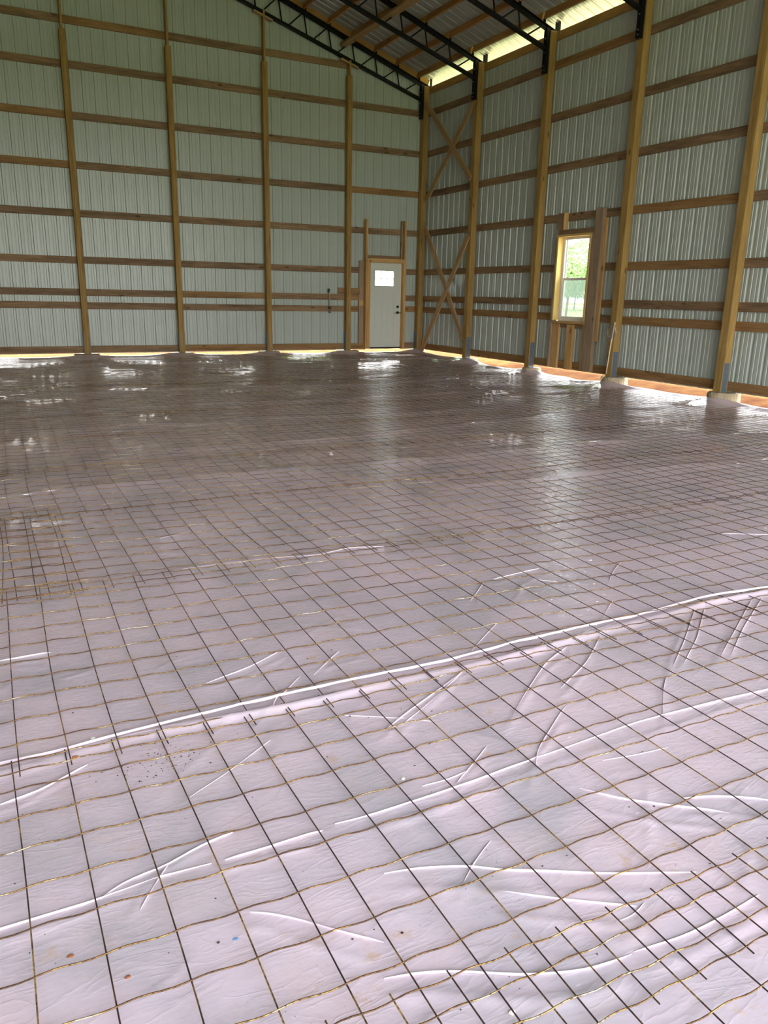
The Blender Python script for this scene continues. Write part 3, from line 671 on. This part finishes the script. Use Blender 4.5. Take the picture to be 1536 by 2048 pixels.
# raised film strips added along the creases, standing in for their white glints
PSH = bpy.data.objects['plastic_sheet']
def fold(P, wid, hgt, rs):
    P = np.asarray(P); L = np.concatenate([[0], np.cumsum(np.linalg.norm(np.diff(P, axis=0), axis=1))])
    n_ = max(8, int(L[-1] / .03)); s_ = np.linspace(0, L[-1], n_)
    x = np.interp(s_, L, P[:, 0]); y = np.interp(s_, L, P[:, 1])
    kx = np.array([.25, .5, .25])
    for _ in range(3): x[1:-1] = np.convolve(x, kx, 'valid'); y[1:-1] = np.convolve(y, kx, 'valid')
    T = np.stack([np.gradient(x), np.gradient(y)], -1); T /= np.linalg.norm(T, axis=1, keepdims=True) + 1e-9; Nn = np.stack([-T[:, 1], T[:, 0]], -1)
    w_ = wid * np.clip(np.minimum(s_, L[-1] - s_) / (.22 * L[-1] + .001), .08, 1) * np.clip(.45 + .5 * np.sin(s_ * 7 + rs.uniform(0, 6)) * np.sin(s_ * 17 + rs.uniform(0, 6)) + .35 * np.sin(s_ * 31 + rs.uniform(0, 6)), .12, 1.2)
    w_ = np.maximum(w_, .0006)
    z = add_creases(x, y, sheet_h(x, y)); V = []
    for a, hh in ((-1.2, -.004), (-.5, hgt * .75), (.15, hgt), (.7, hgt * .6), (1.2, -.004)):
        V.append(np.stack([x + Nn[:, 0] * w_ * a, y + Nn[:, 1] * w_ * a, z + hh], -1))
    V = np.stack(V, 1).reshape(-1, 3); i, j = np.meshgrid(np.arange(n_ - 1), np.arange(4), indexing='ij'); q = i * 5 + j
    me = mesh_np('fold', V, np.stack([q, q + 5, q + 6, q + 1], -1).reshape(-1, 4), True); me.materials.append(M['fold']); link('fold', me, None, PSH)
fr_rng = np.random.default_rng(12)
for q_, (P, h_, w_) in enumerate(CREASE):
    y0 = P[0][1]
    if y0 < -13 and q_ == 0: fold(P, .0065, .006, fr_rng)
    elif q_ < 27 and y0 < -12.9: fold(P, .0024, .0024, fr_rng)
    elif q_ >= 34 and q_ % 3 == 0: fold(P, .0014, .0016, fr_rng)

# ------------------------------------------------------------------ welded wire mesh, one thing per roll
def wire_roll(name_label, y_top, x_lo, x_hi, xphase, rows=11, pitch=.1515, lift=.006, seed=0, near=True, group='welded wire rolls on the floor', yskew=0.0):
    r_ = np.random.default_rng(seed)
    y_bot = y_top - pitch * (rows - 1)
    ro = empty('wire_mesh', ((x_lo + x_hi) / 2, (y_top + y_bot) / 2, -.11)); tag(ro, name_label, 'wire mesh', group)
    ph = r_.uniform(0, 6.28, 4)
    def wob(x, y):
        return .010 * np.sin(x * 1.3 + ph[0]) + .006 * np.sin(x * 3.1 + ph[1]) + yskew * (x - x_lo), .008 * np.sin(y * 2.3 + ph[2] + x * .4) + .006 * np.sin(x * .9 + ph[3])
    def hz(x, y): return sheet_h(x, y, False) + lift + .006 + .008 * (1 + np.sin(x * 2.1 + y * 1.4 + ph[1])) * .5
    sub = 6 if near else 3
    sides = 6 if near else 4
    rad = .0020 if lift < .03 else .0022
    for k in range(rows):
        y = y_top - pitch * k + r_.normal(0, .004)
        n_ = int((x_hi - x_lo) / .1515 * sub)
        x = np.linspace(x_lo - .02, x_hi + .02, n_); yy = np.full_like(x, y); dy, dx_ = wob(x, yy)
        cell = (x - xphase) / .1515 * 2 * math.pi
        z = hz(x, yy) + .0022 * np.sin(cell + .6); ywav = .002 * np.sin(cell + r_.normal(0, .3) - .5)
        V, F = tube_np(np.stack([x, yy + dy + ywav, z], -1), rad, sides)
        me = mesh_np('row_wire', V, F, True); me.materials.append(M['wire']); link('row_wire', me, None, ro)
    k0 = math.ceil((x_lo - xphase) / .1515); k1 = math.floor((x_hi - xphase) / .1515)
    for k in range(k0, k1 + 1):
        x = xphase + .1515 * k + r_.normal(0, .003); n_ = 16 if near else 10
        y = np.linspace(y_top + .025, y_bot - .025, n_); xx = np.full_like(y, x); dy, dx_ = wob(xx, y)
        bend = r_.normal(0, .004) * np.sin((y - y_bot) / (y_top - y_bot) * math.pi)
        V, F = tube_np(np.stack([xx + dx_ + bend + (y - y_top) * .006, y + dy, hz(xx, y) - .004], -1), rad, 5 if near else 4)
        me = mesh_np('cross_wire', V, F, True); me.materials.append(M['wire_shaded']); link('cross_wire', me, None, ro)
XL, XH = -11.9, -.28
wire_roll('rusty welded wire mesh roll along the bottom edge, overlapping its neighbour', -16.572, -11.9, -5.0, -8.995, rows=10, seed=1, lift=.012)
wire_roll('rusty welded wire mesh roll second from the camera, below the long raised plastic fold', -15.275, XL, XH, -9.825, seed=2)
wire_roll('rusty welded wire mesh roll third from the camera, just past the long raised plastic fold', -13.66, XL, XH, -9.962, pitch=.1645, seed=3, lift=.010, yskew=-.012)
yt = -12.25; sd = 4
names = ['fourth', 'fifth', 'sixth', 'seventh', 'eighth', 'ninth', 'tenth', 'eleventh']
for q, nm in enumerate(names):
    wire_roll('rusty welded wire mesh roll, %s of the rolls counted from the camera' % nm, yt, XL, XH, -9.9 + .04 * (q * 5 % 4), seed=sd + q, lift=.006 + .006 * (q % 2), near=(yt < -9))
    yt += 1.47
wire_roll('dark welded wire mesh roll beside the door wall, farthest of the rolls', min(yt, -.38), XL, XH, -9.93, rows=8, seed=40, near=False)
wire_roll('short offcut of rusty wire mesh with free wire ends, lying over the longer rolls', -12.2, -11.2, -9.74, -9.80, rows=12, pitch=.15, seed=50, lift=.035, group=None)

# ------------------------------------------------------------------ small things
# leaning pale rod
h0 = -.06
tag(tube('leaning_rod', [(-.166, -7.175, .975), (-.25, -7.21, .55), (-.335, -7.255, .10), (-.37, -7.275, .065), (-.43, -7.285, .055), (-.47, -7.29, .0), (-.49, -7.30, h0)], .011, M['rod'], None, 8), 'thin pale rod with a bent foot leaning against a post before the window', 'rod')
# clear crumpled film on the rod
bm = bmesh.new(); bmesh.ops.create_icosphere(bm, subdivisions=4, radius=1)
for vv in bm.verts:
    n_ = 1 + .35 * noise.noise(vv.co * 1.7) + .22 * noise.noise(vv.co * 4.3) + .1 * noise.noise(vv.co * 9)
    vv.co = Vector((vv.co.x * .05, vv.co.y * .10, vv.co.z * .14 - .02)) * n_
    if vv.co.z < 0: vv.co.y *= 1 + vv.co.z * 2.5
me = bm_mesh('plastic_bag', bm, True); me.materials.append(M['film'])
tag(link('plastic_bag', me, None, None, Matrix.Translation((-.215, -7.17, .82))), 'crumpled clear plastic bag caught behind the pale leaning rod', 'bag')
# strap with hook hanging on the girts near the door
hs = empty('hanging_strap', (-2.50, -.03, .92)); tag(hs, 'tan strap with dark metal fittings hanging from the girts near the door', 'strap')
boxb('clip', -2.545, -2.495, -.03, -.002, 1.37, 1.47, M['black_hw'], hs)
tube('webbing', [(-2.515, -.022, 1.40), (-2.50, -.024, 1.30), (-2.505, -.022, 1.18), (-2.50, -.024, 1.06)], .011, M['strap'], hs, 6)
boxb('buckle', -2.54, -2.46, -.03, -.004, 1.0, 1.06, M['black_hw'], hs); tube('hook', [(-2.50, -.02, 1.0), (-2.50, -.02, .97), (-2.53, -.022, .94), (-2.50, -.024, .915), (-2.46, -.024, .935)], .012, M['bracket'], hs, 8)
def lump(name, x, y, r, flat, material, label, cat, seed, group=None):
    bm = bmesh.new(); bmesh.ops.create_icosphere(bm, subdivisions=2, radius=1)
    for vv in bm.verts:
        n_ = 1 + .5 * noise.noise(vv.co * 1.6 + Vector((seed * 3.1, 0, 0))) + .2 * noise.noise(vv.co * 4 + Vector((0, seed, 0)))
        vv.co = Vector((vv.co.x * r * n_, vv.co.y * r * .75 * n_, vv.co.z * r * flat * n_))
    z = float(add_creases(np.array([x]), np.array([y]), sheet_h(np.array([x]), np.array([y])))[0])
    me = bm_mesh(name, bm); me.materials.append(material)
    o = link(name, me, None, None, Matrix.Translation((x, y, z + r * flat * .55))); return tag(o, label, cat, group)
lump('paper_scrap', -9.037, -15.846, .0065, .5, M['paper'], 'small cream scrap lying inside a wire square below the middle', 'scrap', 1)
lump('paper_scrap', -9.223, -16.684, .008, .45, M['paper'], 'white torn scrap at the bottom edge beside a wire end', 'scrap', 2)
lump('paper_scrap', -9.89, -15.195, .008, .4, M['paper'], 'white scrap caught on the raised plastic fold', 'scrap', 3)
lump('clay_clod', -10.055, -16.121, .008, .25, M['clay'], 'larger orange clay clod near the bottom left corner', 'clod', 4)
lump('clay_clod', -9.947, -16.238, .006, .3, M['clay'], 'orange clay clod beside a wire crossing, smaller of the two close together', 'clod', 5)
lump('clay_clod', -9.956, -15.285, .011, .4, M['clay'], 'orange clay clod on a wire at the mesh overlap', 'clod', 6)
M['blue'] = plain('faded blue tape', (0.16, 0.34, 0.60), 0.7)
lump('tape_scrap', -9.70, -16.235, .006, .12, M['blue'], 'tiny faded blue scrap between two wires', 'scrap', 9)
# loose soil crumbs swept onto the plastic: stuff
bm = bmesh.new(); r_ = random.Random(5)
for _ in range(260):
    if _ < 110: x, y = r_.gauss(-9.72, .09), r_.gauss(-15.42, .05)
    elif _ < 200: x, y = r_.uniform(-10.2, -8.2), r_.uniform(-16.7, -15.3)
    else: x, y = r_.uniform(-10.0, -7.0), r_.uniform(-15.6, -13.8)
    z = float(sheet_h(np.array([x]), np.array([y]))[0]); s_ = min(.003, abs(r_.gauss(.0008, .0008)) + .0006)
    rr_ = bmesh.ops.create_icosphere(bm, subdivisions=1, radius=s_)
    for vv in rr_['verts']: vv.co = Vector((vv.co.x * r_.uniform(.7, 1.6), vv.co.y * r_.uniform(.7, 1.4), vv.co.z * .7)) + Vector((x, y, z + s_ * .5))
me = bm_mesh('soil_crumbs', bm); me.materials.append(M['soil'])
tag(link('soil_crumbs', me), 'dark soil crumbs scattered on the plastic between the near wires', 'soil', kind='stuff')

# ------------------------------------------------------------------ outside: trees and a gravel track
def tree(x, y, h_, r, material, label, seed, n_leaf=7000, trunk=.3):
    tr_ = empty('leafy_tree', (x, y, -.07)); tag(tr_, label, 'tree', 'trees beyond the field')
    tube('trunk', [(x, y, -.1), (x + .1, y, h_ * .3), (x, y + .1, h_ * .62)], .05 * h_ * trunk, M['bark'], tr_, 8)
    g_ = np.random.default_rng(seed); C = g_.normal(0, 1, (14, 3)); C /= np.linalg.norm(C, axis=1, keepdims=True)
    C = C * g_.uniform(.3, .62, (14, 1)) * [r, r, h_ * .42] + [x, y, h_ * .55]
    P = C[g_.integers(0, 14, n_leaf)] + (lambda q: q / np.linalg.norm(q, axis=1, keepdims=True) * g_.uniform(.3, 1, (n_leaf, 1)) ** .5)(g_.normal(0, 1, (n_leaf, 3))) * [r * .5, r * .5, h_ * .2]
    A = g_.normal(0, 1, (n_leaf, 3)); A /= np.linalg.norm(A, axis=1, keepdims=True); B = np.cross(A, g_.normal(0, 1, (n_leaf, 3))); B /= np.linalg.norm(B, axis=1, keepdims=True)
    s_ = g_.uniform(.05, .11, (n_leaf, 1)) * min(r, 3) * .5
    V = np.stack([P - A * s_, P + B * s_ * .6, P + A * s_, P - B * s_ * .6], 1).reshape(-1, 3)
    me = mesh_np('crown', V, np.arange(n_leaf * 4).reshape(-1, 4)); me.materials.append(material); o = link('crown', me, None, tr_); o['kind'] = 'stuff'
tree(30.6, 30.9, 6.1, 2.4, M['leaf'], 'bushy green tree seen through the upper window pane', 11, 16000)
tree(52, 60.5, 6.0, 4.5, M['leaf_yellow'], 'low yellow green tree seen low in the upper window pane, behind the bushy tree', 12)
tree(60, 64.5, 5.2, 4.5, M['leaf'], 'distant green tree near the sky side of the window', 14)
tree(26, 42, 9, 4.5, M['leaf'], 'tall green tree standing past the door corner of the building', 13)
tree(10, 36, 5.0, 5.5, M['leaf_yellow'], 'pale tree far beyond the door, seen through its small panes', 15)
boxb('gravel_road', 86, 93, -60, 160, -.25, -.05, M['gravel'], None, 'y', 0); struct(bpy.data.objects['gravel_road'])
